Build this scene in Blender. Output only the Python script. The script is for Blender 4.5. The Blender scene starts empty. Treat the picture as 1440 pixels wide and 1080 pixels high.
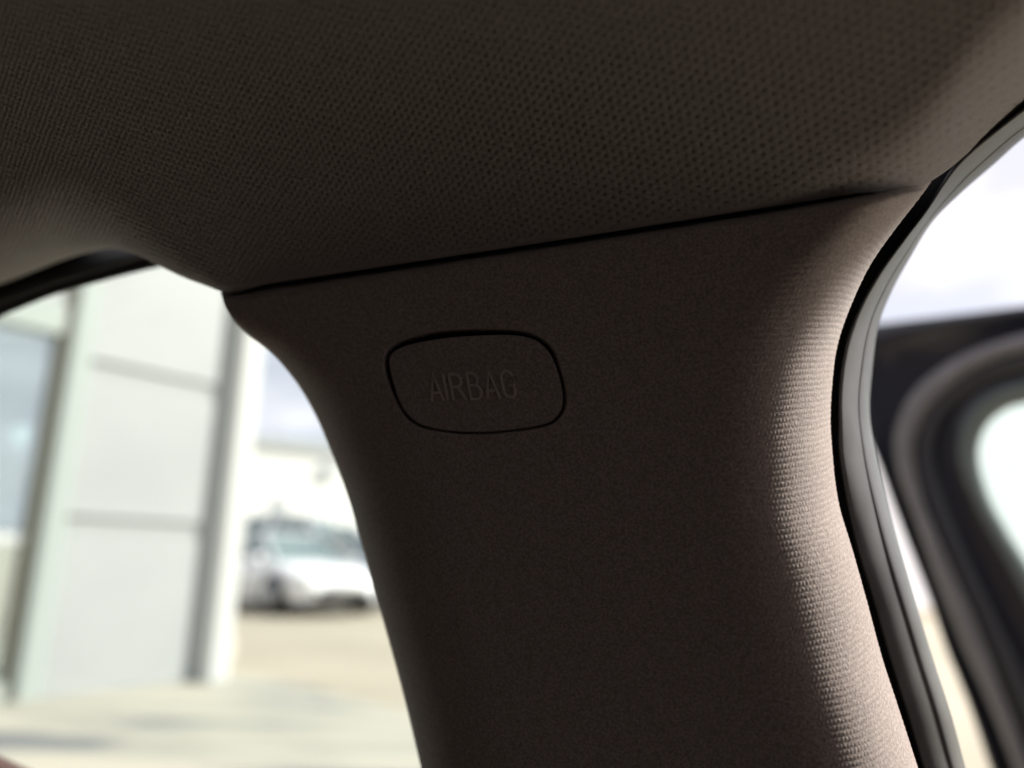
import bpy, math, random
import numpy as np
from mathutils import Matrix, Vector
R_ = math.radians
random.seed(4)
scene = bpy.context.scene
COL = scene.collection

# ------------------------------------------------------------------ camera, sky, sun, exposure
F = 1088.0                       # focal length in pixels of the 1440 x 1080 photograph
CAM = np.array([0.0, 0.0, 1.05])
M3 = Matrix.Rotation(R_(90 + 12.7), 3, 'X') @ Matrix.Rotation(R_(1.8), 3, 'Z')
MR = np.array(M3)
cd = bpy.data.cameras.new('camera'); cam = bpy.data.objects.new('camera', cd); COL.objects.link(cam)
cam.matrix_world = Matrix.Translation(CAM) @ M3.to_4x4()
cd.sensor_width = 36; cd.lens = 36 * F / 1440
cd.clip_start = 0.01; cd.clip_end = 3000
cd.dof.use_dof = True; cd.dof.focus_distance = 0.212; cd.dof.aperture_fstop = 4.6
scene.camera = cam
SUN_EL, SUN_AZ = R_(37), R_(83)          # azimuth measured clockwise from +Y
w = bpy.data.worlds.new('World'); scene.world = w; w.use_nodes = True
nt = w.node_tree; N = nt.nodes; L = nt.links; N.clear()
sky = N.new('ShaderNodeTexSky'); sky.sky_type = 'NISHITA'; sky.sun_disc = False
sky.sun_elevation = SUN_EL; sky.sun_rotation = SUN_AZ; sky.dust_density = 2.0
tc = N.new('ShaderNodeTexCoord'); mp = N.new('ShaderNodeMapping'); mp.inputs['Scale'].default_value = (1.6, 1.6, 4.5); mp.inputs['Location'].default_value = (.9, .4, .2)
nz = N.new('ShaderNodeTexNoise'); nz.inputs['Scale'].default_value = 1.5; nz.inputs['Detail'].default_value = 7; nz.inputs['Roughness'].default_value = .55
rp = N.new('ShaderNodeValToRGB'); rp.color_ramp.elements[0].position = .30; rp.color_ramp.elements[1].position = .50
rp.color_ramp.elements[0].color = (.72, .72, .72, 1); rp.color_ramp.elements[1].color = (1, 1, 1, 1)
nz2 = N.new('ShaderNodeTexNoise'); nz2.inputs['Scale'].default_value = 3.1; nz2.inputs['Detail'].default_value = 5
rp2 = N.new('ShaderNodeValToRGB'); rp2.color_ramp.elements[0].position = .42; rp2.color_ramp.elements[1].position = .66
rp2.color_ramp.elements[0].color = (4.7, 4.65, 5.1, 1); rp2.color_ramp.elements[1].color = (6.8, 6.6, 7.1, 1)
mx = N.new('ShaderNodeMix'); mx.data_type = 'RGBA'
bg = N.new('ShaderNodeBackground'); bg.inputs['Strength'].default_value = 0.10
wo = N.new('ShaderNodeOutputWorld')
L.new(tc.outputs['Generated'], mp.inputs['Vector']); L.new(mp.outputs[0], nz.inputs['Vector']); L.new(mp.outputs[0], nz2.inputs['Vector'])
L.new(nz.outputs['Fac'], rp.inputs['Fac']); L.new(nz2.outputs['Fac'], rp2.inputs['Fac'])
L.new(rp.outputs['Color'], mx.inputs['Factor']); L.new(sky.outputs[0], mx.inputs['A']); L.new(rp2.outputs['Color'], mx.inputs['B'])
L.new(mx.outputs['Result'], bg.inputs['Color']); L.new(bg.outputs[0], wo.inputs['Surface'])
sl = bpy.data.lights.new('sun', 'SUN'); sl.energy = 5.0; sl.angle = R_(9); sl.color = (1, .95, .87)
so = bpy.data.objects.new('sun', sl); COL.objects.link(so)
sd = Vector((math.sin(SUN_AZ) * math.cos(SUN_EL), math.cos(SUN_AZ) * math.cos(SUN_EL), math.sin(SUN_EL)))
so.rotation_euler = sd.to_track_quat('Z', 'Y').to_euler(); so.location = (0, -5, 20)
scene.view_settings.view_transform = 'Standard'; scene.view_settings.look = 'None'
scene.view_settings.exposure = 1.0; scene.view_settings.gamma = 1
scene.render.engine = 'CYCLES'
cy = scene.cycles; cy.use_denoising = True
cy.max_bounces = 12; cy.diffuse_bounces = 8; cy.glossy_bounces = 4; cy.transparent_max_bounces = 12
cy.sample_clamp_indirect = 6.0

# ------------------------------------------------------------------ helpers
def ray(px, py):
    px = np.asarray(px, float); py = np.asarray(py, float)
    d = np.stack([(px - 720) / F, (540 - py) / F, -np.ones_like(px)], -1)
    return d @ MR.T                        # depth 1 along the lens axis
def P(px, py, D):
    return CAM + ray(px, py) * np.asarray(D, float)[..., None]
def on_plane(px, py, p0, n):               # depth of the plane seen through a pixel
    r = ray(px, py); return ((np.asarray(p0) - CAM) @ n) / (r @ n)
def G(px, py, z=0.0):
    r = ray(px, py); return CAM + r * ((z - CAM[2]) / r[..., 2])[..., None]
def interp(pts, x, key=0):
    p = np.array(pts, float); o = np.argsort(p[:, key]); p = p[o]
    k, v = p[:, key], p[:, 1 - key]
    # monotone-ish smooth interpolation (Catmull tangents)
    m = np.gradient(v, k); x = np.asarray(x, float)
    i = np.clip(np.searchsorted(k, x) - 1, 0, len(k) - 2)
    h = k[i + 1] - k[i]; t = (x - k[i]) / h
    y = (2*t**3-3*t**2+1)*v[i] + (t**3-2*t**2+t)*h*m[i] + (-2*t**3+3*t**2)*v[i+1] + (t**3-t**2)*h*m[i+1]
    y = np.where(x < k[0], v[0] + (x - k[0]) * m[0], y); return np.where(x > k[-1], v[-1] + (x - k[-1]) * m[-1], y)
def resample(pts, n, closed=False):
    p = np.array(pts, float)
    if closed: p = np.vstack([p[-1], p, p[0], p[1]])
    else: p = np.vstack([2*p[0]-p[1], p, 2*p[-1]-p[-2]])
    out = []
    for i in range(1, len(p) - 2):
        t = np.linspace(0, 1, 24, endpoint=False)[:, None]
        a, b, c, d = p[i-1], p[i], p[i+1], p[i+2]
        out.append(.5*((2*b)+(-a+c)*t+(2*a-5*b+4*c-d)*t**2+(-a+3*b-3*c+d)*t**3))
    out = np.vstack(out + [p[-2][None]])
    s = np.r_[0, np.cumsum(np.linalg.norm(np.diff(out, axis=0), axis=1))]
    q = np.linspace(0, s[-1], n, endpoint=not closed)
    return np.stack([np.interp(q, s, out[:, k]) for k in range(out.shape[1])], 1)
def tag(o, label=None, cat=None, group=None, kind=None):
    for k, v in (('label', label), ('category', cat), ('group', group), ('kind', kind)):
        if v: o[k] = v
    return o
def empty(name, loc=(0, 0, 0), rz=0.0):
    o = bpy.data.objects.new(name, None); COL.objects.link(o); o.location = loc; o.rotation_euler.z = rz; o.empty_display_size = .05
    return o
def mesh_obj(name, V, Fc, mat, parent=None, smooth=True, uv=None):
    me = bpy.data.meshes.new(name); V = np.asarray(V, np.float32)
    if isinstance(Fc, np.ndarray):
        me.vertices.add(len(V)); me.vertices.foreach_set('co', V.ravel())
        k = Fc.shape[1]; me.loops.add(Fc.size); me.loops.foreach_set('vertex_index', Fc.astype(np.int32).ravel())
        me.polygons.add(len(Fc)); me.polygons.foreach_set('loop_start', np.arange(0, Fc.size, k, dtype=np.int32))
        me.update(calc_edges=True); me.validate()
    else:
        me.from_pydata(V.tolist(), [], [list(map(int, f)) for f in Fc]); me.update()
    if uv is not None:
        l = me.uv_layers.new(name='UVMap'); idx = np.empty(len(me.loops), np.int32); me.loops.foreach_get('vertex_index', idx)
        l.data.foreach_set('uv', np.asarray(uv, np.float32)[idx].ravel())
    me.polygons.foreach_set('use_smooth', np.full(len(me.polygons), smooth))
    me.materials.append(mat)
    o = bpy.data.objects.new(name, me); COL.objects.link(o)
    if parent is not None: o.parent = parent; o.matrix_parent_inverse = Matrix.Translation(-Vector(parent.location)) if parent.rotation_euler.z == 0 else parent.matrix_basis.inverted()
    return o
def grid_faces(nr, nc, close_c=False):
    i = np.arange(nr - 1)[:, None]; j = np.arange(nc if close_c else nc - 1)[None]
    j2 = (j + 1) % nc; a = i*nc + j; b = i*nc + j2; c = (i+1)*nc + j2; d = (i+1)*nc + j
    return np.stack([a, b, c, d], -1).reshape(-1, 4)
def loft(name, rings, mat, parent=None, uv=None, close_rows=False, smooth=True):
    A = np.stack(rings, 0)
    if close_rows: A = np.concatenate([A, A[:1]], 0)
    nr, nc = A.shape[:2]
    return mesh_obj(name, A.reshape(-1, 3), grid_faces(nr, nc), mat, parent, smooth, uv)
class MB:
    def __init__(s): s.v = []; s.f = []
    def box(s, x0, x1, y0, y1, z0, z1, b=0.0):
        n = len(s.v)
        if b <= 0:
            s.v += [(x0,y0,z0),(x1,y0,z0),(x1,y1,z0),(x0,y1,z0),(x0,y0,z1),(x1,y0,z1),(x1,y1,z1),(x0,y1,z1)]
            s.f += [[n+k for k in q] for q in ((3,2,1,0),(4,5,6,7),(0,1,5,4),(1,2,6,5),(2,3,7,6),(3,0,4,7))]
            return s
        def oct_(z, i):                     # rounded corners and chamfered ends
            x_0, x_1, y_0, y_1 = x0+i, x1-i, y0+i, y1-i
            return [(x_0+b,y_0,z),(x_1-b,y_0,z),(x_1,y_0+b,z),(x_1,y_1-b,z),(x_1-b,y_1,z),(x_0+b,y_1,z),(x_0,y_1-b,z),(x_0,y_0+b,z)]
        for z, i in ((z0, b*.5), (z0+b*.5, 0), (z1-b*.5, 0), (z1, b*.5)): s.v += oct_(z, i)
        for k in range(3):
            for j in range(8):
                j2 = (j+1) % 8; s.f.append([n+8*k+j, n+8*k+j2, n+8*k+8+j2, n+8*k+8+j])
        s.f.append([n+j for j in range(7, -1, -1)]); s.f.append([n+24+j for j in range(8)])
        return s
    def cyl(s, c, r, h, axis='z', n=20, r2=None):
        r2 = r if r2 is None else r2; m = len(s.v)
        for t, rr in ((0, r), (1, r2)):
            for k in range(n):
                a = 2*math.pi*k/n; u, v = rr*math.cos(a), rr*math.sin(a)
                s.v.append({'z': (c[0]+u, c[1]+v, c[2]+t*h), 'y': (c[0]+u, c[1]+t*h, c[2]+v), 'x': (c[0]+t*h, c[1]+u, c[2]+v)}[axis])
        for k in range(n): k2 = (k+1) % n; s.f.append([m+k, m+k2, m+n+k2, m+n+k])
        s.f.append([m+k for k in range(n-1, -1, -1)]); s.f.append([m+n+k for k in range(n)])
        return s
    def build(s, name, mat, parent=None, smooth=False):
        o = mesh_obj(name, s.v, s.f, mat, None, smooth)
        if parent is not None: o.parent = parent
        return o

def mat(name, col, rough=.6, metal=0.0, spec=.5, sheen=0.0, coat=0.0, noise=None, bump=None, uvn=None):
    m = bpy.data.materials.new(name); m.use_nodes = True
    n = m.node_tree.nodes; l = m.node_tree.links; b = n['Principled BSDF']
    b.inputs['Base Color'].default_value = (*col, 1); b.inputs['Roughness'].default_value = rough
    b.inputs['Metallic'].default_value = metal; b.inputs['Specular IOR Level'].default_value = spec
    if sheen: b.inputs['Sheen Weight'].default_value = sheen; b.inputs['Sheen Roughness'].default_value = .6
    if coat: b.inputs['Coat Weight'].default_value = coat; b.inputs['Coat Roughness'].default_value = .08
    tx = n.new('ShaderNodeTexCoord')
    if noise:                                # (scale, amount, detail): colour variation of the surface itself
        t = n.new('ShaderNodeTexNoise'); t.inputs['Scale'].default_value = noise[0]; t.inputs['Detail'].default_value = noise[2]
        r = n.new('ShaderNodeValToRGB'); a = noise[1]
        r.color_ramp.elements[0].color = (*[c*(1-a) for c in col], 1); r.color_ramp.elements[1].color = (*[min(1, c*(1+a)) for c in col], 1)
        r.color_ramp.elements[0].position = .32; r.color_ramp.elements[1].position = .68
        l.new(tx.outputs['Object'], t.inputs['Vector']); l.new(t.outputs['Fac'], r.inputs['Fac']); l.new(r.outputs['Color'], b.inputs['Base Color'])
    if bump:                                 # (scale, distance, detail)
        t = n.new('ShaderNodeTexNoise'); t.inputs['Scale'].default_value = bump[0]; t.inputs['Detail'].default_value = bump[2]
        bb = n.new('ShaderNodeBump'); bb.inputs['Distance'].default_value = bump[1]; bb.inputs['Strength'].default_value = 1
        l.new(tx.outputs['Object'], t.inputs['Vector']); l.new(t.outputs['Fac'], bb.inputs['Height']); l.new(bb.outputs[0], b.inputs['Normal'])
    return m
def glass_mat(name, tint, refl_col=(1, 1, 1), refl=.08, rough=.0):
    m = bpy.data.materials.new(name); m.use_nodes = True; n = m.node_tree.nodes; l = m.node_tree.links; n.clear()
    t = n.new('ShaderNodeBsdfTransparent'); t.inputs[0].default_value = (*tint, 1)
    g = n.new('ShaderNodeBsdfGlossy'); g.inputs['Roughness'].default_value = rough; g.inputs['Color'].default_value = (*refl_col, 1)
    fr = n.new('ShaderNodeLayerWeight'); fr.inputs['Blend'].default_value = .2
    mr = n.new('ShaderNodeMapRange'); mr.inputs['To Min'].default_value = refl; mr.inputs['To Max'].default_value = min(1, refl + .5)
    x = n.new('ShaderNodeMixShader'); o = n.new('ShaderNodeOutputMaterial')
    l.new(fr.outputs['Facing'], mr.inputs['Value']); l.new(mr.outputs[0], x.inputs[0]); l.new(t.outputs[0], x.inputs[1]); l.new(g.outputs[0], x.inputs[2]); l.new(x.outputs[0], o.inputs[0])
    return m

M = {}
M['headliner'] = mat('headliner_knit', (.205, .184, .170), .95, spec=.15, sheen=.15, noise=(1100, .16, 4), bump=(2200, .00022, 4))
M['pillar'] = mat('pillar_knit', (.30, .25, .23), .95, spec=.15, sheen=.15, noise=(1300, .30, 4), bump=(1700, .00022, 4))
M['letter'] = mat('moulded_letter', (.46, .40, .37), .55, spec=.4)  # lighter than the badge, for the light its raised edges would catch
M['rubber'] = mat('rubber', (.082, .083, .086), .45, spec=.5, noise=(45, .32, 8), bump=(1500, .00002, 3))
M['rubber_dark'] = mat('rubber_dark', (.018, .018, .02), .6)
M['black'] = mat('black_plastic', (.012, .012, .013), .7)
M['grey_trim'] = mat('grey_window_trim', (.03, .032, .032), .7, noise=(40, .15, 3))
M['navy'] = mat('dark_blue_paint', (.006, .007, .014), .4, coat=.3)
M['door_rubber'] = mat('door_rubber', (.135, .125, .13), .55, noise=(25, .12, 3))
M['door_trim'] = mat('door_trim', (.026, .026, .031), .55)
M['reveal'] = mat('window_reveal', (.10, .115, .11), .45)
M['cabin'] = mat('brown_cabin_lining', (.016, .008, .006), .9, noise=(6, .1, 3))
M['brown'] = mat('brown_door_trim', (.09, .045, .035), .6, bump=(900, .0002, 3))
M['tint_glass'] = glass_mat('tinted_window_glass', (.86, .905, .90), refl=.04)
M['door_glass'] = glass_mat('door_window_glass', (.78, .92, .88), refl=.04)

# ------------------------------------------------------------------ car frame of reference
YAW = R_(21)
AX = np.array([math.cos(YAW), -math.sin(YAW), 0.0])      # along the car, towards the open door
OUT = np.array([math.sin(YAW), math.cos(YAW), 0.0])      # out of the car, through the pillar
UP = np.array([0, 0, 1.0])
TH = R_(14)
PN = -OUT * math.cos(TH) - UP * math.sin(TH)             # pillar face leans in at the top
PD = OUT * math.sin(TH) - UP * math.cos(TH)              # down along the pillar
PP = P(800.0, 560.0, .213)
def Dp(px, py, off=0.0): return on_plane(px, py, PP - PN * off, PN)

LEFT = [(311,414),(316,430),(327,449),(350,472),(375,491),(413,533),(443,583),(465,634),(480,672),(491,704),(512,780),(521,812),(547,902),(568,980),(592,1080),(648,1320)]
RIGHT = [(1309,257),(1291,281),(1259,322),(1226,369),(1199,424),(1178,484),(1170,544),(1168,600),(1170,630),(1180,710),(1199,774),(1220,849),(1240,923),(1264,997),(1291,1080),(1370,1320)]
Lx = lambda y: interp(LEFT, y, 1)
Rx = lambda y: interp(RIGHT, y, 1)
seam = lambda x: 412 - (x - 310) * (412 - 257) / (1307 - 310.)
# badge outlines
HOLE = resample([(675,462.5),(725,464.5),(750,470),(770,482),(782,500),(790,525),(796,550),(795,572),(787,587),(775,597),(750,604),(712,609),(675,612),(640,610.5),(605,605.5),(585,599),(570,587),(557,567),(547,542),(541,520),(541,502),(546,491),(560,481),(580,474),(612,467),(640,464)], 400, True)
PLUG = resample([(675,472),(712,471),(742,474.5),(760,482.5),(775,500),(785,525),(791,550),(791,572),(782.5,586.5),(770,595),(745,601),(712,605.6),(675,608),(640,606.8),(610,602.4),(590,596),(575,585),(562,565),(554,541),(548.5,520),(547.5,505),(552,496),(565,488.5),(585,482.5),(612,477.5),(640,474)], 240, True)
def signed(px, py, poly):
    """signed pixel distance to a closed outline, positive inside (only near it)"""
    out = np.full(px.shape, -99.0)
    b = (px > 520) & (px < 815) & (py > 445) & (py < 630)
    q = np.stack([px[b], py[b]], 1); d = np.full(len(q), 1e9); ins = np.zeros(len(q), bool)
    a = poly; c = np.roll(poly, -1, 0)
    for k in range(len(a)):
        e = c[k]-a[k]; r = q-a[k]; t = np.clip((r@e)/(e@e), 0, 1); d = np.minimum(d, np.hypot(*(r-t[:, None]*e).T))
        cr = ((a[k,1] > q[:,1]) != (c[k,1] > q[:,1])) & (q[:,0] < e[0]*(q[:,1]-a[k,1])/(e[1] if e[1] else 1e-9)+a[k,0]); ins ^= cr
    out[b] = np.where(ins, d, -d); return out
def sstep(a, b, x):
    if a > b: return 1 - sstep(b, a, x)
    t = np.clip((x-a)/(b-a), 0, 1); return t*t*(3-2*t)
def qr(w): w = np.clip(w, 0, 1)**1.25; return 1 - np.sqrt(np.maximum(0, 1 - w*w))
def S(px, py, rough=True):
    """depth of the pillar trim surface through a pixel of the photograph"""
    D = Dp(px, py)
    dl = px - Lx(py); dr = Rx(py) - px
    tp_ = .12 + .88*sstep(425, 600, py)
    D = D + (.012*np.clip(1 - dl/130, 0, 1.2)**2 + .020*qr(1 - dl/58))*tp_
    W = interp([(80,240),(110,330),(150,450),(185,650),(205,900),(205,1100),(205,1400)], py, 1)
    D = D + .036*qr(1 - dr/W)
    top = py - seam(px) - 8                                # tucks in under the headliner
    D = D + .004*qr(1 - top/12) + .0035*np.clip(-top, 0, 30)/4
    return D
# pillar trim sheet
n_t = 820
sl_ = np.concatenate([np.linspace(0, .10, 36, endpoint=False), np.linspace(.10, .60, 300, endpoint=False), np.linspace(.60, 1, 340)])
t_ = np.linspace(-.015, 1, n_t)
SS, TT = np.meshgrid(sl_, t_)
yl = 413 + TT*(1320-413); yr = 257 + TT*(1320-257)
tl = np.maximum(yl, 404); tr_ = np.maximum(yr, 248)
xl = Lx(np.maximum(yl, 413)); xr = Rx(np.maximum(yr, 257))
PX = xl + (xr-xl)*SS; PY = yl + (yr-yl)*SS
dr = Rx(PY) - PX
DD = S(PX, PY)
dl = PX - Lx(PY)
P0 = P(PX, PY, DD)
sg = signed(PX, PY, HOLE)
# knit relief: rows across the pillar with offset stitches
along = (P0 - PP) @ PD
seg = np.linalg.norm(np.diff(P0, axis=1), axis=2); arc = np.concatenate([np.zeros((n_t, 1)), np.cumsum(seg, 1)], 1)
k0 = np.argmin(np.abs(sl_ - .6)); arc = arc - arc[:, k0:k0+1] + ((P0[:, k0] - PP) @ AX)[:, None]
arc += .0002*np.sin(along*300) + .00012*np.sin(along*910+1)
along_k = along + .00006*np.sin(arc*420)
row = along_k/.00150; ri = np.floor(row); rf = row - ri
col = arc/.00115 + .5*(ri % 2); cf = col - np.floor(col)
h = .78*np.sin(np.pi*rf)**.8 + .22*np.sin(np.pi*rf)*np.cos(2*np.pi*(cf - .5 + .18*(rf-.5)))
fade = 1 - sstep(250, 420, dr)
amp = .00015*fade
gro = sstep(0, 2.2, sg)*.0042
lip = -.00015*np.exp(-((sg+3)/2.5)**2)
Pm = P(PX, PY, DD + gro + lip)
Nn = np.cross(np.gradient(P0, axis=1), np.gradient(P0, axis=0)); Nn /= np.linalg.norm(Nn, axis=2, keepdims=True)+1e-12
sgn = np.sign(np.sum(Nn*(CAM - P0), -1)); Nn *= sgn[..., None]
Pm = Pm + Nn*((h-.5)*amp)[..., None]
# return flanges on both sides, and the run down to the floor
step = OUT*.012
Pm = np.concatenate([(Pm[:, :1] + OUT*.022 + AX*.012), (Pm[:, :1] + OUT*.008 + AX*.002), Pm, Pm[:, -1:] + OUT*.006 - AX*.004, Pm[:, -1:] + OUT*.012 - AX*.012], 1)
sgp = np.pad(sg, ((0, 0), (2, 2)), constant_values=-99)
arcp = np.pad(arc, ((0, 0), (2, 2)), mode='edge'); alp = np.pad(along, ((0, 0), (2, 2)), mode='edge')
ext = [Pm[-1] + PD*d for d in (.05, .15, .32, .55)]
Pm = np.concatenate([Pm, np.stack(ext)], 0); nr, nc = Pm.shape[:2]
sgp = np.pad(sgp, ((0, 4), (0, 0)), constant_values=-99)
Fq = grid_faces(nr, nc); keep = ~(sgp.reshape(-1)[Fq].min(1) > 3.0); Fq = Fq[keep]
pt = empty('pillar_trim', tuple(PP))
tag(pt, 'beige knit covered door pillar trim with curved sides and an oval airbag badge below the headliner', 'pillar trim')
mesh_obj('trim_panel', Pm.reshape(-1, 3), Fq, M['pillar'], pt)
# badge plug
cen = PLUG.mean(0)
rows = []; 
for k, (f, ins_, dz) in enumerate([(0, 0, .0045), (0, 0, .0016), (0, .15, .0008), (0, .6, .0003), (0, 1.4, .00005), (0, 2.6, 0)] + [(f, 2.6, 0) for f in np.linspace(.04, .985, 46)]):
    v = cen - PLUG; ln = np.linalg.norm(v, axis=1, keepdims=True)
    q = PLUG + v/ln*ins_; q = q + (cen - q)*f
    rows.append(P(q[:, 0], q[:, 1], S(q[:, 0], q[:, 1]) + dz + .0002))
A = np.stack(rows); nr, nc = A.shape[:2]
V = np.vstack([A.reshape(-1, 3), P(cen[0], cen[1], S(cen[0], cen[1]) + .0003)[None]])
fc = grid_faces(nr, nc, True).tolist() + [[(nr-1)*nc+j, (nr-1)*nc+(j+1) % nc, nr*nc] for j in range(nc)]
badge = mesh_obj('airbag_badge', V, fc, M['pillar'], pt)
def zp(u, v):                                            # letter space (u right along baseline, v 0..1 up) to photo pixels
    x = u - 30*v; y = 578 - (u-428)*.042 - v*(150 + (u-428)*.012)
    return (500 + x/4, 420 + y/4)
def arcpts(cx, cy, rx, ry, a0, a1, n=10):
    return [(cx + rx*math.cos(R_(a0+(a1-a0)*k/n)), cy + ry*math.sin(R_(a0+(a1-a0)*k/n))) for k in range(n+1)]
glyph = [('A', [[(428,0),(462,1),(495,0)], [(440,.30),(483,.30)]]),
         ('I', [[(519,0),(519,1)]]),
         ('R', [[(552,0),(552,1)], [(552,.97),(585,.97)] + arcpts(585,.735,28,.235,80,-80) + [(552,.50)], [(588,.50),(622,0)]]),
         ('B', [[(650,0),(650,1)], [(650,.97),(678,.97)] + arcpts(678,.745,26,.225,80,-80) + [(650,.52)], [(678,.515)] + arcpts(680,.275,32,.245,80,-80) + [(650,.03)]]),
         ('A', [[(740,0),(776,1),(812,0)], [(753,.30),(800,.30)]]),
         ('G', [arcpts(872,.72,32,.25,15,180) + arcpts(872,.28,32,.25,180,345) + [(904,.48),(876,.48)]])]
for li, (ch, strokes) in enumerate(glyph):
    V, fc = [], []
    for si, st in enumerate(strokes):
        q = np.array([zp(*p) for p in st]); n = len(q); d = np.gradient(q, axis=0) if n > 2 else np.repeat((q[1]-q[0])[None], 2, 0)
        if n > 2:
            e = np.diff(q, axis=0); e /= np.linalg.norm(e, axis=1, keepdims=True)+1e-9
            d = np.vstack([e[0], e[:-1]+e[1:], e[-1]])
        d /= np.linalg.norm(d, axis=1, keepdims=True)+1e-9
        nn = np.stack([-d[:, 1], d[:, 0]], 1); base = len(V)
        if n > 2:
            cs = np.r_[1, np.clip(np.abs(np.sum(nn[1:-1]*np.stack([-e[:-1, 1], e[:-1, 0]], 1), 1)), .45, 1), 1]
        else: cs = np.ones(n)
        for k in range(n):
            for wd, hz in ((2.3, -.0002), (1.9, .0005), (1.2, .00075+si*.00003), (-1.2, .00075+si*.00003), (-1.9, .0005), (-2.3, -.0002)):
                p = q[k] + nn[k]*wd/cs[k]*1.05; V.append(P(p[0], p[1], S(p[0:1], p[1:2])[0] + .0003 - hz))
        for k in range(n-1):
            for j in range(5): a = base+6*k+j; fc.append([a, a+1, a+7, a+6])
        fc += [[base+j for j in range(6)], [base+6*(n-1)+j for j in range(5, -1, -1)]]
    o = mesh_obj('letter', V, fc, M['letter'], None, smooth=False); o.parent = badge; o.matrix_parent_inverse = badge.matrix_parent_inverse.copy()
    o['label'] = 'raised letter %s' % ch
    o.matrix_parent_inverse = (pt.matrix_basis @ badge.matrix_parent_inverse).inverted()

# ------------------------------------------------------------------ headliner
EDGE = [(-500,600),(-300,520),(-150,460),(0,402),(43,385),(86,367),(125,355),(159,350),(189,357),(228,376),(258,390),(290,402),(312,410),(380,399),(440,390),(560,372),(800,336),(1040,298),(1200,273),(1307,256),(1338,235),(1365,212),(1398,188),(1440,160),(1500,118),(1600,45),(1750,-70)]
xs = np.arange(-420, 1760, 2.1)
ey = interp(EDGE, xs)
# vertical pixel parameter: distance above the edge
ts = np.concatenate([np.linspace(0, 60, 40, endpoint=False), np.linspace(60, 620, 270)])
XX, TTT = np.meshgrid(xs, ts)
scale_ = (ey + 140)/560.0                                # finish on the line y = -140 in the upper part
EY = interp(EDGE, XX)
YY = EY - TTT*np.clip((EY + 160)/620.0, .25, 1.4)*np.where(TTT < 60, 1, 1) if False else EY - TTT*np.clip((EY + 200)/620.0, .35, 1.2)
E = EY - YY
sy = seam(XX)
inv = 1/(Dp(XX, sy) - .0005) + .0040*(sy - YY) + .0000022*np.clip(sy - YY, 0, None)**2
Dh = 1/np.clip(inv, 2.0, 12)
Wd = interp([(-400,190),(0,150),(100,125),(160,85),(230,50),(310,16),(380,10),(1150,60),(1240,110),(1307,150),(1440,210),(1600,240),(1760,260)], XX)
Rd = interp([(-400,.11),(0,.10),(100,.08),(160,.046),(230,.02),(310,.006),(380,.0022),(1100,.0022),(1150,.0035),(1240,.010),(1307,.030),(1440,.075),(1600,.10),(1760,.11)], XX)
Wd = np.maximum(Wd, 8); Rd = np.maximum(Rd, .002)
Dh = Dh + Rd*np.where(XX > 1100, np.clip(1 - E/Wd, 0, 1)**3, qr(1 - E/Wd))
H0 = P(XX, YY, Dh)
# weave lattice: fitted so that its two directions run as the photograph's
# rows of stitches as laid on the moulded shell
hm = [0.15473, -0.066704, -27.107, -0.039831, 0.118845, -1.98455, 0.49719, -0.60257]
hw = 1 + hm[6]*XX/1000 + hm[7]*YY/1000
li = (hm[0]*XX + hm[1]*YY + hm[2])/hw; lj = (hm[3]*XX + hm[4]*YY + hm[5])/hw
li = li + .05*np.sin(lj*1.7) + .15*np.sin(lj*.13); lj = lj + .05*np.sin(li*1.3) + .12*np.sin(li*.11)
ci = np.floor(li); cj = np.floor(lj)
rnd = np.modf(np.abs(np.sin(ci*12.9898 + cj*78.233)*43758.5453))[0]
fi = li - ci - .5; fj = lj - cj - .5
r2 = (fi*.85 - fj*.5)**2/.075 + (fi*.5 + fj*.85)**2/.026
pit = np.exp(-r2*1.3)*(.7 + .5*rnd)
ridge = .25*np.cos(2*np.pi*fj) + .10*np.cos(2*np.pi*(fi+fj))
hh = -pit*1.0 - .10*ridge
Nn = np.cross(np.gradient(H0, axis=1), np.gradient(H0, axis=0)); Nn /= np.linalg.norm(Nn, axis=2, keepdims=True)+1e-12
Nn *= np.sign(np.sum(Nn*(CAM - H0), -1))[..., None]
fadeh = sstep(2, 14, E)
Hm = H0 + Nn*(hh*(.00078 - .00036*sstep(700, 1300, XX))*fadeh)[..., None]
# hem behind the visible edge
hem1 = P(xs, ey-2, Dh[0] + .006)[None]; hem2 = P(xs, ey-14, Dh[0] + .016)[None]
Hm = np.concatenate([hem2, hem1, Hm], 0)
# beyond the frame: back over the camera to the far side of the cabin, and along the car both ways
last = Hm[-1]; rows = []
for d, z in ((.06, .02), (.16, .035), (.35, .05), (.7, .05), (1.1, .03), (1.35, -.05)):
    q = last - OUT*d; q[:, 2] = np.maximum(last[:, 2].mean() + z, 0); q = q + AX*0; rows.append(q)
Hm = np.concatenate([Hm, np.stack(rows)], 0)
lc = [Hm[:, 0] - AX*d for d in (1.3, .6, .2)]; rc = [Hm[:, -1] + AX*d for d in (.15, .45, .9)]
Hm = np.concatenate([np.stack(lc, 1), Hm, np.stack(rc, 1)], 1)
nr, nc = Hm.shape[:2]
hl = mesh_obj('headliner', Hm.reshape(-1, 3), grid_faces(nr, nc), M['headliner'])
tag(hl, 'beige textile headliner with small dimples arching above the pillar and both door openings', 'headliner')

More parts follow.
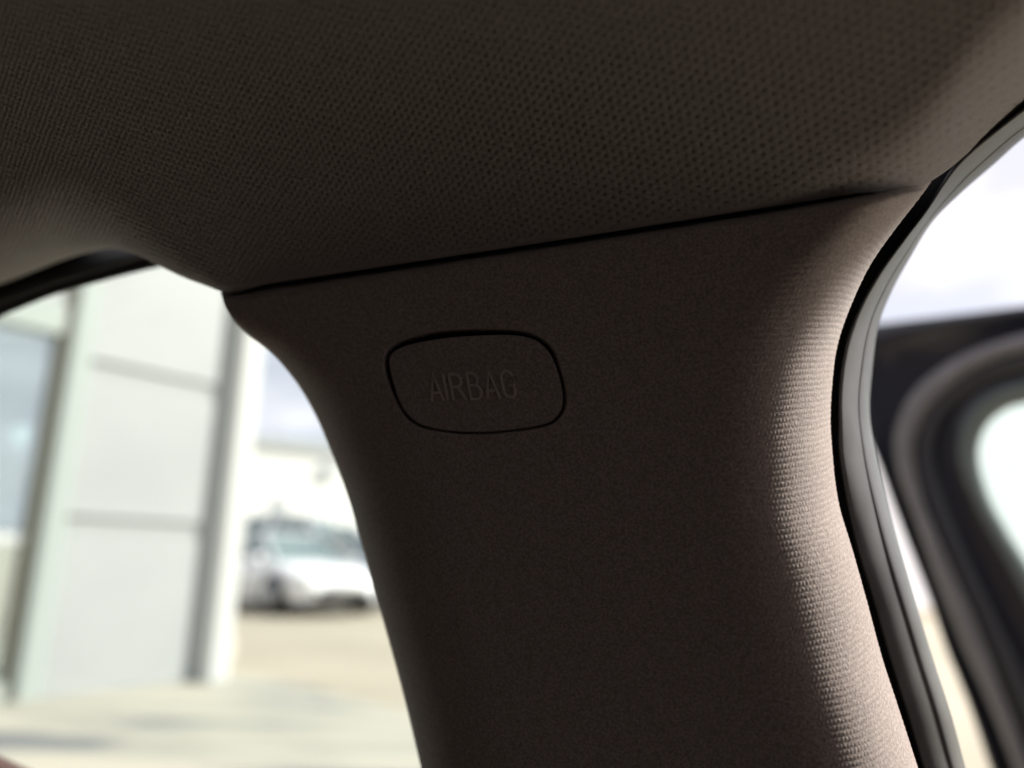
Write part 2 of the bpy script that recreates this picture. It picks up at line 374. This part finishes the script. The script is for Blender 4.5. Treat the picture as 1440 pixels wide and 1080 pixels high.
# ------------------------------------------------------------------ body metal behind the trim and rubber door seal
SEAL_IN = [(1750,-84),(1600,26),(1500,104),(1440,152),(1398,185),(1365,212),(1340,238),(1325,260),(1304,294),(1272,336),(1235,387),(1207,438),(1188,494),(1181,544),(1180,600),(1180,626),(1188,686),(1207,774),(1230,849),(1251,923),(1274,997),(1299,1080),(1380,1330)]
SEAL_OUT = [(1750,-5),(1600,85),(1500,156),(1440,194),(1398,231),(1351,272),(1314,309),(1282,359),(1254,410),(1236,456),(1227,517),(1225,600),(1227,612),(1240,673),(1264,765),(1287,844),(1314,932),(1338,1006),(1358,1080),(1440,1330)]
n = 420
gk = np.linspace(-1000, 500, n)
def by_g(pts): q = np.array([(y-.6*x, x) for x, y in pts]); X = interp(q, gk); return np.stack([X, gk+.6*X], 1)
si = by_g(SEAL_IN)
# match points across by nearest-perpendicular: same arc fraction on the outer line
so_ = by_g(SEAL_OUT)
def sealD(q): return Dp(q[:, 0], q[:, 1]) + .047
def sring(t, dz, ai=si, bo=so_):
    q = ai + (bo-ai)*t; k = sstep(860, 520, q[:, 1])
    p = P(q[:, 0], q[:, 1], sealD(q) + dz + k*(.011*t - .002))
    return np.vstack([p[:1] + AX*.7, p, p[-1:] + PD*.5])      # on along the roof and down to the sill
ds = empty('door_seal', tuple(P(1200., 600., .24)))
tag(ds, 'black rubber door seal running round the opening between the pillar trim and the open door', 'door seal')
lip = [(-.06, .012), (-.02, .001), (.02, -.0006), (.12, -.0006), (.3, .0004), (.45, .0016), (.56, .0030), (.625, .0038)]
loft('seal_lip', [sring(t, z) for t, z in lip], M['rubber'], ds)
bulb = [(.612, .0060), (.618, .0041), (.630, .0037), (.66, .0037), (.70, .0039), (.75, .0045), (.80, .0054), (.86, .0070), (.91, .0090), (.955, .0117), (.985, .0147), (1.0, .0185), (.97, .023), (.8, .027)]
loft('seal_bulb', [sring(t, z) for t, z in bulb], M['rubber'], ds)
# painted flange that the seal is pushed onto, closes the dark gap
gi = resample([(x-26, y+ (12 if y < 300 else 0)) for x, y in SEAL_IN], n)
body = empty('car_body', tuple(P(900., 560., .3)))
tag(body, 'dark car body shell seen in the narrow black gap between pillar trim and door seal', 'car body')
def bring(pts, dz): return P(pts[:, 0], pts[:, 1], Dp(pts[:, 0], pts[:, 1]) + dz)
loft('door_flange', [bring(si*.0 + (si - np.array([28., 6.])), .055), bring(si - np.array([10., 0]), .056), bring(si + (so_-si)*.5, .057), bring(si + (so_-si)*.7, .065), bring(si + (so_-si)*.5, .08), bring(si - np.array([28., 6.]), .08)], M['black'], body)
ys = np.linspace(240, 1330, 60)
lxs = Lx(np.maximum(ys, 420)) + 34; rxs = Rx(np.maximum(ys, 262)) - 6
core = []
for f, dz in ((0, .034), (.02, .030), (.5, .028), (.9, .032), (1, .037), (1, .055), (.5, .06), (0, .055)):
    x = lxs + (rxs-lxs)*f; core.append(P(x, ys, Dp(x, ys) + dz))
loft('pillar_core', core, M['black'], body, close_rows=True)
xx = np.linspace(352, 1272, 80); sy_ = seam(xx)
loft('roof_rail', [P(xx, sy_+24, Dp(xx, sy_+24)+.018), P(xx, sy_-10, Dp(xx, sy_-10)+.016), P(xx, sy_-40, Dp(xx, sy_-40)+.014), P(xx, sy_-46, Dp(xx, sy_-46)+.05), P(xx, sy_+10, Dp(xx, sy_+10)+.055)], M['black'], body, close_rows=True)
# cabin around the camera (floor, far side, ends, lower side under the left window)
def cab(a, o, z): return CAM + AX*a + OUT*o + UP*z
def quadsheet(name, pts, m, parent): return mesh_obj(name, np.array(pts), [list(range(4))], m, parent, smooth=False)
quadsheet('cabin_floor', [cab(-1.5,-1.3,-.72), cab(1.1,-1.3,-.72), cab(1.1,.34,-.72), cab(-1.5,.34,-.72)], M['cabin'], body)
quadsheet('far_side_closed', [cab(-1.5,-1.3,-.72), cab(1.1,-1.3,-.72), cab(1.1,-1.3,.06), cab(-1.5,-1.3,.06)], M['cabin'], body)  # unseen, carried up over the far windows to keep daylight out
quadsheet('cabin_end', [cab(-1.5,-1.3,-.72), cab(-1.5,.34,-.72), cab(-1.5,.30,.22), cab(-1.5,-1.3,.22)], M['cabin'], body)
quadsheet('dashboard_wall', [cab(1.1,-1.3,-.72), cab(1.1,.34,-.72), cab(1.25,.30,.03), cab(1.25,-1.3,.03)], M['cabin'], body)
quadsheet('front_pillar', [cab(1.25,.12,-.07), cab(1.25,.32,-.07), cab(1.1,.30,.25), cab(1.1,.14,.25)], M['cabin'], body)

# ------------------------------------------------------------------ closed door with its window, left of the pillar
ld = empty('closed_door', tuple(P(100., 700., .4)))
tag(ld, 'closed car door left of the pillar with green tinted window and black window channel', 'car door')
GP = PP - PN*.055
def gD(q, off=0.0): q = np.asarray(q, float); return on_plane(q[:, 0], q[:, 1], GP - PN*off, PN)
def lring(q, off): q = np.asarray(q, float); return P(q[:, 0], q[:, 1], gD(q, off))
def line(pts, n=90): return resample(pts, n)
L1 = line([(-600,650),(-300,522),(0,398),(43,381),(86,363),(159,336),(240,305),(330,272)])
L1b = line([(-600,668),(-300,538),(0,415),(43,399),(86,383),(159,360),(240,338),(330,314)])
L2 = line([(-600,684),(-300,553),(0,430),(43,413),(86,397),(172,373),(240,353),(330,330)])
L3 = line([(-600,702),(-300,570),(0,446),(43,428),(86,412),(172,388),(240,372),(330,352)])
loft('window_frame', [lring(L1-np.array([0,16.]), .0), lring(L1, -.004), lring((L1+L1b)/2, -.006), lring(L1b, -.0065), lring((L1b+L2)/2, -.0075), lring(L2, -.006), lring(L2, .004)], M['grey_trim'], ld)
loft('window_channel', [lring(L2-np.array([0,3.]), .003), lring(L2+(L3-L2)*.3, .001), lring(L3, .003), lring(L3-np.array([0,2.]), .012)], M['black'], ld)
g0 = line([(-600,690),(-300,558),(0,434),(86,401),(172,377),(330,342),(700,270)]); g1 = line([(-700,1180),(-300,1120),(0,1200),(300,1260),(700,1340)])
loft('window_glass', [lring(g0, .008), lring((g0+g1)/2, .008), lring(g1, .008)], M['tint_glass'], ld)
b0 = line([(-600,905),(-300,955),(-100,1022),(0,1063),(45,1083),(150,1120),(300,1160),(640,1240)])
panel = [lring(b0+np.array([0,14.]), .005), lring(b0+np.array([0,3.]), .002), lring(b0, -.006), lring(b0+np.array([-3,16.]), -.018), lring(b0+np.array([-6,60.]), -.028)]
panel.append(panel[-1] - UP*.12); panel.append(panel[-1] - UP*.30 + OUT*.03)
loft('door_panel', panel, M['brown'], ld)

# ------------------------------------------------------------------ open door, right of the pillar
od = empty('open_door', tuple(P(1400., 800., .85)))
tag(od, 'open dark blue car door with rounded window frame and rubber seal at right edge', 'car door')
n = 260
O0 = resample([(2100,345),(1700,397),(1440,430),(1330,443.5),(1250,453),(1195,462),(1172,490),(1180,530),(1212,600),(1233,650),(1253,705),(1277,768),(1305,840),(1330,913),(1361,990),(1392,1080),(1462,1290)], n)
O1 = resample([(2100,385),(1750,415),(1560,440),(1440,469),(1365,493),(1312,524),(1277,560),(1261,598),(1257,630),(1264,672),(1282,720),(1314,811),(1351,904),(1388,987),(1425,1080),(1505,1290)], n)
O2 = resample([(2100,412),(1750,443),(1560,470),(1440,495),(1400,507),(1355,530),(1318,562),(1297,592),(1287,620),(1287,648),(1302,712),(1335,790),(1371,870),(1408,965),(1441,1052),(1530,1290)], n)
O3 = resample([(2100,438),(1750,470),(1560,496),(1440,516),(1422,521),(1370,541),(1331,575),(1313,618),(1314,665),(1343,742),(1379,821),(1412,890),(1440,950),(1575,1260)], n)
O4 = resample([(2100,470),(1750,495),(1560,518),(1440,537),(1402,548),(1368,575),(1350,612),(1350,655),(1376,720),(1415,790),(1442,840),(1640,1200)], n)
O5 = resample([(2100,505),(1750,520),(1560,545),(1440,568),(1410,579),(1388,599),(1377,628),(1379,660),(1393,702),(1415,743),(1440,783),(1690,1180)], n)
DN = -OUT*math.cos(R_(12)) - UP*math.sin(R_(12)); DN = DN*math.cos(R_(0)) ; DP0 = P(1400., 700., .85)
rot = Matrix.Rotation(R_(-18), 3, 'Z'); DN = np.array(rot @ Vector(DN))
def dring(q, off): return P(q[:, 0], q[:, 1], on_plane(q[:, 0], q[:, 1], DP0 - DN*off, DN))
mixq = lambda a, b, t: a + (b-a)*t
loft('door_frame', [dring(O0, .035), dring(O0, .004), dring(mixq(O0, O1, .06), -.001), dring(mixq(O0, O1, .3), -.002), dring(mixq(O0, O1, .42), .004), dring(mixq(O0, O1, .7), .010), dring(O1, .013)], M['navy'], od)
loft('frame_seal', [dring(O1, .012)] + [dring(mixq(O1, O2, .5 - .5*math.cos(a)), -.013*math.sin(a)) for a in np.linspace(.15, math.pi*.96, 12)] + [dring(mixq(O1, O2, 1.02), .010)], M['door_rubber'], od)
loft('inner_trim', [dring(mixq(O1, O2, 1.0), .008), dring(mixq(O2, O3, .1), -.001), dring(mixq(O2, O3, .5), -.004), dring(mixq(O2, O3, .9), -.001), dring(O3, .010)], M['door_trim'], od)
loft('glass_channel', [dring(O3, .009), dring(mixq(O3, O4, .5), .016), dring(O4, .010)], M['navy'], od)
loft('window_reveal', [dring(O4, .011), dring(mixq(O4, O5, .15), .004), dring(mixq(O4, O5, .5), .006), dring(mixq(O4, O5, .9), .013), dring(O5, .022), dring(O5, .03)], M['reveal'], od)
loft('outer_skin', [dring(O0, .034), dring(mixq(O0, O5, .5), .040), dring(O5, .0305)], M['navy'], od)
far = np.array([2100., 760.]) + (O5-O5)*0
gl = [dring(mixq(O5, far, t), .026) for t in (-.02, .5, 1)]
loft('window_glass', gl, M['door_glass'], od)

# ------------------------------------------------------------------ outdoors
def ground_mat():
    m = bpy.data.materials.new('sandy_asphalt'); m.use_nodes = True; n = m.node_tree.nodes; l = m.node_tree.links; b = n['Principled BSDF']
    b.inputs['Roughness'].default_value = .9
    tx = n.new('ShaderNodeTexCoord'); t = n.new('ShaderNodeTexNoise'); t.inputs['Scale'].default_value = .35; t.inputs['Detail'].default_value = 8
    r = n.new('ShaderNodeValToRGB'); r.color_ramp.elements[0].color = (.31, .28, .215, 1); r.color_ramp.elements[1].color = (.385, .35, .275, 1)
    r.color_ramp.elements[0].position = .35; r.color_ramp.elements[1].position = .65
    l.new(tx.outputs['Object'], t.inputs['Vector']); l.new(t.outputs['Fac'], r.inputs['Fac']); l.new(r.outputs['Color'], b.inputs['Base Color'])
    return m
def pave_mat():
    m = bpy.data.materials.new('streaked_concrete'); m.use_nodes = True; n = m.node_tree.nodes; l = m.node_tree.links; b = n['Principled BSDF']  # stretched noise streaks, dark blue-grey to pale tan
    b.inputs['Roughness'].default_value = .75
    tx = n.new('ShaderNodeTexCoord'); mp = n.new('ShaderNodeMapping'); mp.inputs['Rotation'].default_value = (0, 0, R_(-28)); mp.inputs['Scale'].default_value = (.5, 1.9, 1); mp.inputs['Location'].default_value = (1.3, .35, 0)
    t = n.new('ShaderNodeTexNoise'); t.inputs['Scale'].default_value = 1.0; t.inputs['Detail'].default_value = 4
    r = n.new('ShaderNodeValToRGB'); e = r.color_ramp.elements
    e[0].color = (.12, .135, .14, 1); e[0].position = .38; e[1].color = (.40, .38, .31, 1); e[1].position = .58
    k = e.new(.45); k.color = (.28, .28, .24, 1)
    l.new(tx.outputs['Object'], mp.inputs['Vector']); l.new(mp.outputs[0], t.inputs['Vector']); l.new(t.outputs['Fac'], r.inputs['Fac']); l.new(r.outputs['Color'], b.inputs['Base Color'])
    return m
M['ground'] = ground_mat(); M['pave'] = pave_mat()
M['panel'] = mat('white_cladding', (.345, .36, .36), .5, noise=(.9, .07, 6))
M['joint'] = mat('cladding_joint', (.32, .335, .33), .6)
M['groove'] = mat('grey_groove', (.42, .41, .40), .6)
M['post'] = mat('light_column', (.54, .55, .53), .5)
M['frame_grey'] = mat('mullion_grey', (.33, .37, .345), .45)
M['frame_dark'] = mat('mullion_dark', (.17, .165, .13), .5)
M['facade_glass'] = glass_mat('showroom_glass', (.62, .75, .74), (.95, 1, 1), refl=.6, rough=.02)
M['wall_far'] = mat('pale_far_wall', (.80, .81, .78), .8)
M['roof_far'] = mat('far_roof_trim', (.42, .45, .44), .6)
M['emblem'] = mat('grey_emblem', (.44, .46, .45), .6)
M['white_car'] = mat('white_car_paint', (.82, .83, .83), .3, coat=.8)
M['silver_car'] = mat('silver_car_paint', (.45, .48, .49), .35, metal=.3, coat=.8)
M['blue_car'] = mat('pale_blue_car_paint', (.28, .36, .42), .35, metal=.2, coat=.8)
M['dark_car'] = mat('dark_grey_car_paint', (.15, .165, .17), .3, coat=.8)
M['car_glass'] = mat('car_window_glass', (.16, .22, .22), .08, spec=1.0)
M['tyre'] = mat('tyre', (.03, .03, .03), .85)
M['rim'] = mat('alloy_rim', (.45, .46, .47), .35, metal=.8)
M['lamp'] = mat('headlamp', (.75, .78, .8), .1)
M['ware'] = mat('lavender_cladding', (.66, .66, .71), .6)
M['tan'] = mat('tan_post', (.45, .40, .32), .7)
M['room_wall'] = mat('showroom_back_wall', (.42, .36, .29), .8)
M['green'] = mat('green_counter', (.22, .30, .24), .6)

g = MB(); g.v = [(-600, -300, 0), (900, -300, 0), (900, 1200, 0), (-600, 1200, 0)]; g.f = [[0, 1, 2, 3]]
tag(g.build('ground', M['ground']), kind='structure')
# concrete apron in front of the showroom
q = [G(-900., 1500.), G(1000., 1500.), G(700., 1040.), G(585., 1008.), G(455., 975.), G(330., 946.), G(250., 938.), G(-500., 985.)]
q = [np.array(p) for p in q]; top = [p + UP*.02 for p in q]; k = len(q)
mesh_obj('pavement', q + top, [list(range(k, 2*k))] + [[i, (i+1) % k, k+(i+1) % k, k+i] for i in range(k)], M['pave'], smooth=False)['kind'] = 'structure'

# showroom: local x runs along the wall (away to the right), local y out of the wall towards the camera
WD = R_(38); d_ = np.array([math.sin(WD), math.cos(WD), 0]); wn = np.array([math.cos(WD), -math.sin(WD), 0])
W0 = G(160., 974.)
sb = empty('showroom_building', tuple(W0), math.atan2(d_[1], d_[0]))
tag(sb, 'white panel clad showroom with tall glazing and a corner column, close behind the left window', 'building')
def wall_uv(px, py):
    D = on_plane(np.float64(px), np.float64(py), W0, wn); p = P(np.float64(px), np.float64(py), D); return float((p-W0) @ d_), float(p[2])
uR = wall_uv(285, 720)[0]; uL = wall_uv(93, 720)[0]; uC = wall_uv(58, 720)[0]
z1 = wall_uv(200, 745)[1]; z2 = wall_uv(200, 533)[1]
jz = .055
print('WALL', uR, uL, uC, z1, z2, W0)
# local frame: +x = d_, +y = left of d_ (into the building) -> outside is -y
MB().box(uL, uR+.3, .03, .35, -.05, 6.2).build('wall', M['joint'], sb)
for a, b in ((.0, z1-jz), (z1+jz, z2-jz), (z2+jz, z2+(z2-z1)-jz), (z2+(z2-z1)+jz, 6.0)):
    MB().box(uL+.002, uR, .0, .027, a+.02, b, .008).build('panel', M['panel'], sb)
MB().box(uC, uL-.002, -.05, .30, -.02, 6.2, .02).build('mullion', M['frame_grey'], sb)
MB().box(uC-.05, uC-.003, .0, .28, -.02, 6.2).build('mullion', M['frame_dark'], sb)
MB().box(uR+.003, uR+.10, .06, .097, -.02, 6.2).build('groove', M['groove'], sb)
MB().box(uR+.103, uR+.34, -.14, .40, -.02, 6.6, .05).build('corner_column', M['post'], sb)
ztop = wall_uv(50, 462)[1]
MB().box(uC-5, uC-.053, .08, .10, .15, ztop).build('window_glass', M['facade_glass'], sb)
MB().box(uC-5, uC-.053, -.02, .20, ztop+.003, ztop+.22).build('window_header', M['frame_grey'], sb)
MB().box(uC-5, uC-.053, .02, .16, ztop+.225, 6.2).build('upper_panel', M['panel'], sb)
MB().box(uC-5, uC-.053, -.02, .25, -.02, .147).build('window_sill', M['frame_grey'], sb)
zm = wall_uv(30, 757)[1]
MB().box(uC-5, uC-.053, .05, .14, zm-.03, zm+.03).build('transom', M['post'], sb)
MB().box(uC-8, uC+1.5, 3.6, 3.8, 0, 5).build('back_wall', M['room_wall'], sb)
MB().box(uC-8, uC+1.5, .5, 3.58, -.02, .02).build('room_floor', M['panel'], sb)
MB().box(uC-4, uC-.3, 1.0, 1.6, .03, zm-.12, .03).build('counter', M['green'], sb)
MB().box(uC-8, uR+.5, .45, 5, 6.21, 6.4).build('roof', M['joint'], sb)
# glowing globe added in place of a highlight reflected in the glazing
lp = mat('highlight_globe', (.9, .9, .85), .4); lp.node_tree.nodes['Principled BSDF'].inputs['Emission Color'].default_value = (1, .97, .88, 1); lp.node_tree.nodes['Principled BSDF'].inputs['Emission Strength'].default_value = 1.6
gp = P(33., 612., 6.6)
ring = []
for a in np.linspace(0.02, math.pi-.02, 10):
    ring.append([gp + .085*np.array([math.sin(a)*math.cos(b), math.sin(a)*math.sin(b), math.cos(a)]) for b in np.linspace(0, 2*math.pi, 17)])
gg = empty('glint_globe', tuple(gp)); tag(gg, 'round white glowing globe added behind the showroom glazing as its reflected highlight', 'lamp')
loft('highlight_globe', [np.array(r) for r in ring], lp, gg)
c_ = MB().cyl((0, 0, .085), .008, 2.2, n=8); c_.build('added_cord', M['frame_dark'], gg)  # added only to hang the glowing globe

bp = G(316., 953.); bo = empty('bollard', tuple(bp)); tag(bo, 'short tan bollard at the foot of the showroom corner column', 'bollard')
MB().cyl((0, 0, 0), .055, .30, n=16).build('post', M['tan'], bo, True); MB().cyl((0, 0, .30), .055, .03, n=16, r2=.03).build('cap', M['tan'], bo, True)

def far_pt(px, dist, z=0.0):
    r = ray(px, 780.); h = r[:2]/np.linalg.norm(r[:2]); return np.array([h[0]*dist, h[1]*dist, z])
# far white hall
fb = empty('far_hall', tuple(far_pt(430., 42)), R_(33)); tag(fb, 'long pale hall with flat roof behind the parked cars', 'building')
MB().box(-22, 9, 0, 14, -.1, 6.2).build('wall', M['wall_far'], fb)
MB().box(-22.2, 9.2, -.25, 14.2, 6.203, 6.65).build('roof_trim', M['roof_far'], fb)
MB().cyl((.75, -.16, 5.2), .58, .15, axis='y', n=28).build('emblem', M['emblem'], fb)
# hall at right, seen between the seal and the open door
rb = empty('right_hall', tuple(far_pt(1290., 21)), R_(25)); tag(rb, 'lavender white hall seen through the narrow gap beside the open door', 'building')
MB().box(-7, 14, 0, 8, -.1, 6.2).build('wall', M['ware'], rb); MB().box(-7.1, 14.1, -.15, 8.1, 6.203, 6.5).build('roof_trim', M['roof_far'], rb)
MB().box(-7, 14, -.25, -.003, -.05, .22).build('plinth', M['tan'], rb)
tp = empty('totem_sign', tuple(far_pt(386., 27)), R_(48)); tag(tp, 'tall grey totem standing among the parked cars', 'sign')
MB().box(-.32, .32, -.12, .12, .12, 2.75, .04).build('totem_panel', M['panel'], tp); MB().box(-.4, .4, -.2, .2, 0, .118, .02).build('totem_base', M['roof_far'], tp)

# parked cars: x forward
def car(paint):
    r = empty('parked_car')
    st = [(-2.1,.62,.40,.62),(-2.05,.80,.28,.88),(-1.8,.88,.24,.98),(-1.2,.90,.24,1.0),(0,.90,.24,.98),(.75,.90,.24,.96),(1.2,.89,.24,.92),(1.7,.86,.25,.82),(1.98,.78,.26,.70),(2.12,.62,.32,.58),(2.15,.45,.38,.50)]
    V = []; 
    for x, wd, zb, zt in st:
        V += [(x,-wd*.92,zb),(x,-wd,zb+.12),(x,-wd*1.01,zb+(zt-zb)*.55),(x,-wd*.96,zt-.06),(x,-wd*.82,zt),(x,0,zt+.035),(x,wd*.82,zt),(x,wd*.96,zt-.06),(x,wd*1.01,zb+(zt-zb)*.55),(x,wd,zb+.12),(x,wd*.92,zb)]
    f = grid_faces(len(st), 11).tolist() + [[0,1,2,3,4,5,6,7,8,9,10], [len(V)-11+k for k in range(10,-1,-1)]]
    f += [[11*k, 11*k+10, 11*k+21, 11*k+11] for k in range(len(st)-1)]
    o = mesh_obj('body', V, f, paint); o.parent = r
    def gh(sec, name, m, sm=False):
        V = []
        for x, wd, z in sec[0]: V += [(x,-wd,z),(x,wd,z)]
        f = sec[1]; o = mesh_obj(name, V, f, m, smooth=sm); o.parent = r; return o
    gl = ([(-1.95,.72,.95),(-1.45,.56,1.44),(.15,.56,1.47),(1.05,.74,.93)], [[0,2,4,6],[7,5,3,1],[1,3,2,0],[7,6,4,5][::-1]])
    gh(gl, 'glass_house', M['car_glass'])
    rf = MB(); rf.box(-1.5, .18, -.58, .58, 1.44, 1.50, .06); rf.build('roof', paint, r, True)
    for y in (-1, 1):
        for (xa, za, xb, zb_, wd) in ((1.07,.93,.17,1.47,.05),(-.45,.93,-.5,1.47,.05),(-1.97,.95,-1.48,1.44,.08)):
            m = MB(); n = len(m.v); ya, yb = y*.755, y*.575
            m.v += [(xa-wd,ya,za),(xa+wd,ya,za),(xb+wd,yb,zb_),(xb-wd,yb,zb_)]; m.v += [(p[0], p[1]+y*.02, p[2]) for p in m.v[:4]]
            m.f += [[0,1,2,3],[4,5,6,7],[0,1,5,4],[1,2,6,5],[2,3,7,6],[3,0,4,7]]; m.build('window_pillar', paint, r)
        h_ = MB(); h_.box(1.82, 2.06, y*.62-.17, y*.62+.17, .60, .74, .05); h_.build('headlight', M['lamp'], r, True)
        mr = MB(); mr.box(.72, .86, y*.98-.09, y*.98+.09, .92, 1.06, .03); mr.build('door_mirror', paint, r, True)
        for x in (-1.3, 1.32):
            ac = MB(); ac.cyl((x, y*.87-.06, .34), .385, .12, axis='y', n=28); ac.build('wheel_arch', M['black'], r, True)
            t = MB(); t.cyl((x, y*.83-.11, .32), .32, .23, axis='y', n=28); tw = t.build('wheel', M['tyre'], r, True)
            m = MB(); m.cyl((x, y*.83+y*.115-.012, .32), .21, .024, axis='y', n=20); rm = m.build('rim', M['rim'], tw, True)
    m = MB(); m.box(2.0, 2.165, -.52, .52, .30, .46, .03); m.build('grille', M['black'], r, True)
    m = MB(); m.box(2.03, 2.175, -.26, .26, .47, .58); m.build('number_plate', M['post'], r)
    return r
def dup(o, parent=None):
    c = o.copy(); COL.objects.link(c); c.parent = parent
    for ch in o.children: dup(ch, c)
    return c
specs = [((404, 846), None, -47, 'white_car', 'white hatchback nearest the window, front wheel and bumper turned right'),
         ((350, None), 21.5, 176, 'white_car', 'low white car behind the white hatchback, half hidden by the showroom column'),
         ((372, None), 24.5, 165, 'white_car', 'tall white car behind the white hatchback, left of the grey totem'),
         ((480, None), 29.0, 20, 'white_car', 'tall white car far back beside the pillar edge, below the grey emblem'),
         ((455, None), 22.0, -150, 'dark_car', 'dark grey car behind the bonnet of the white hatchback'),
         ((520, None), 19.5, -60, 'blue_car', 'pale blue car right of the white hatchback, beside the pillar'),
         ((400, None), 27.5, -35, 'silver_car', 'silver car farthest back, in front of the pale hall')]
first = {}
for (pxy, dist, rz, pm, lab) in specs:
    if pm in first: c = dup(first[pm])
    else: c = first[pm] = car(M[pm])
    p = far_pt(float(pxy[0]), 15.6 if dist is None else dist)
    c.location = tuple(p); c.rotation_euler.z = R_(rz)
    if 'nearest' in lab: c.scale = (1, 1, .93)
    if 'tall' in lab: c.scale = (1.12, 1.05, 1.38)
    tag(c, lab, 'car', 'cars parked in front of the far hall')
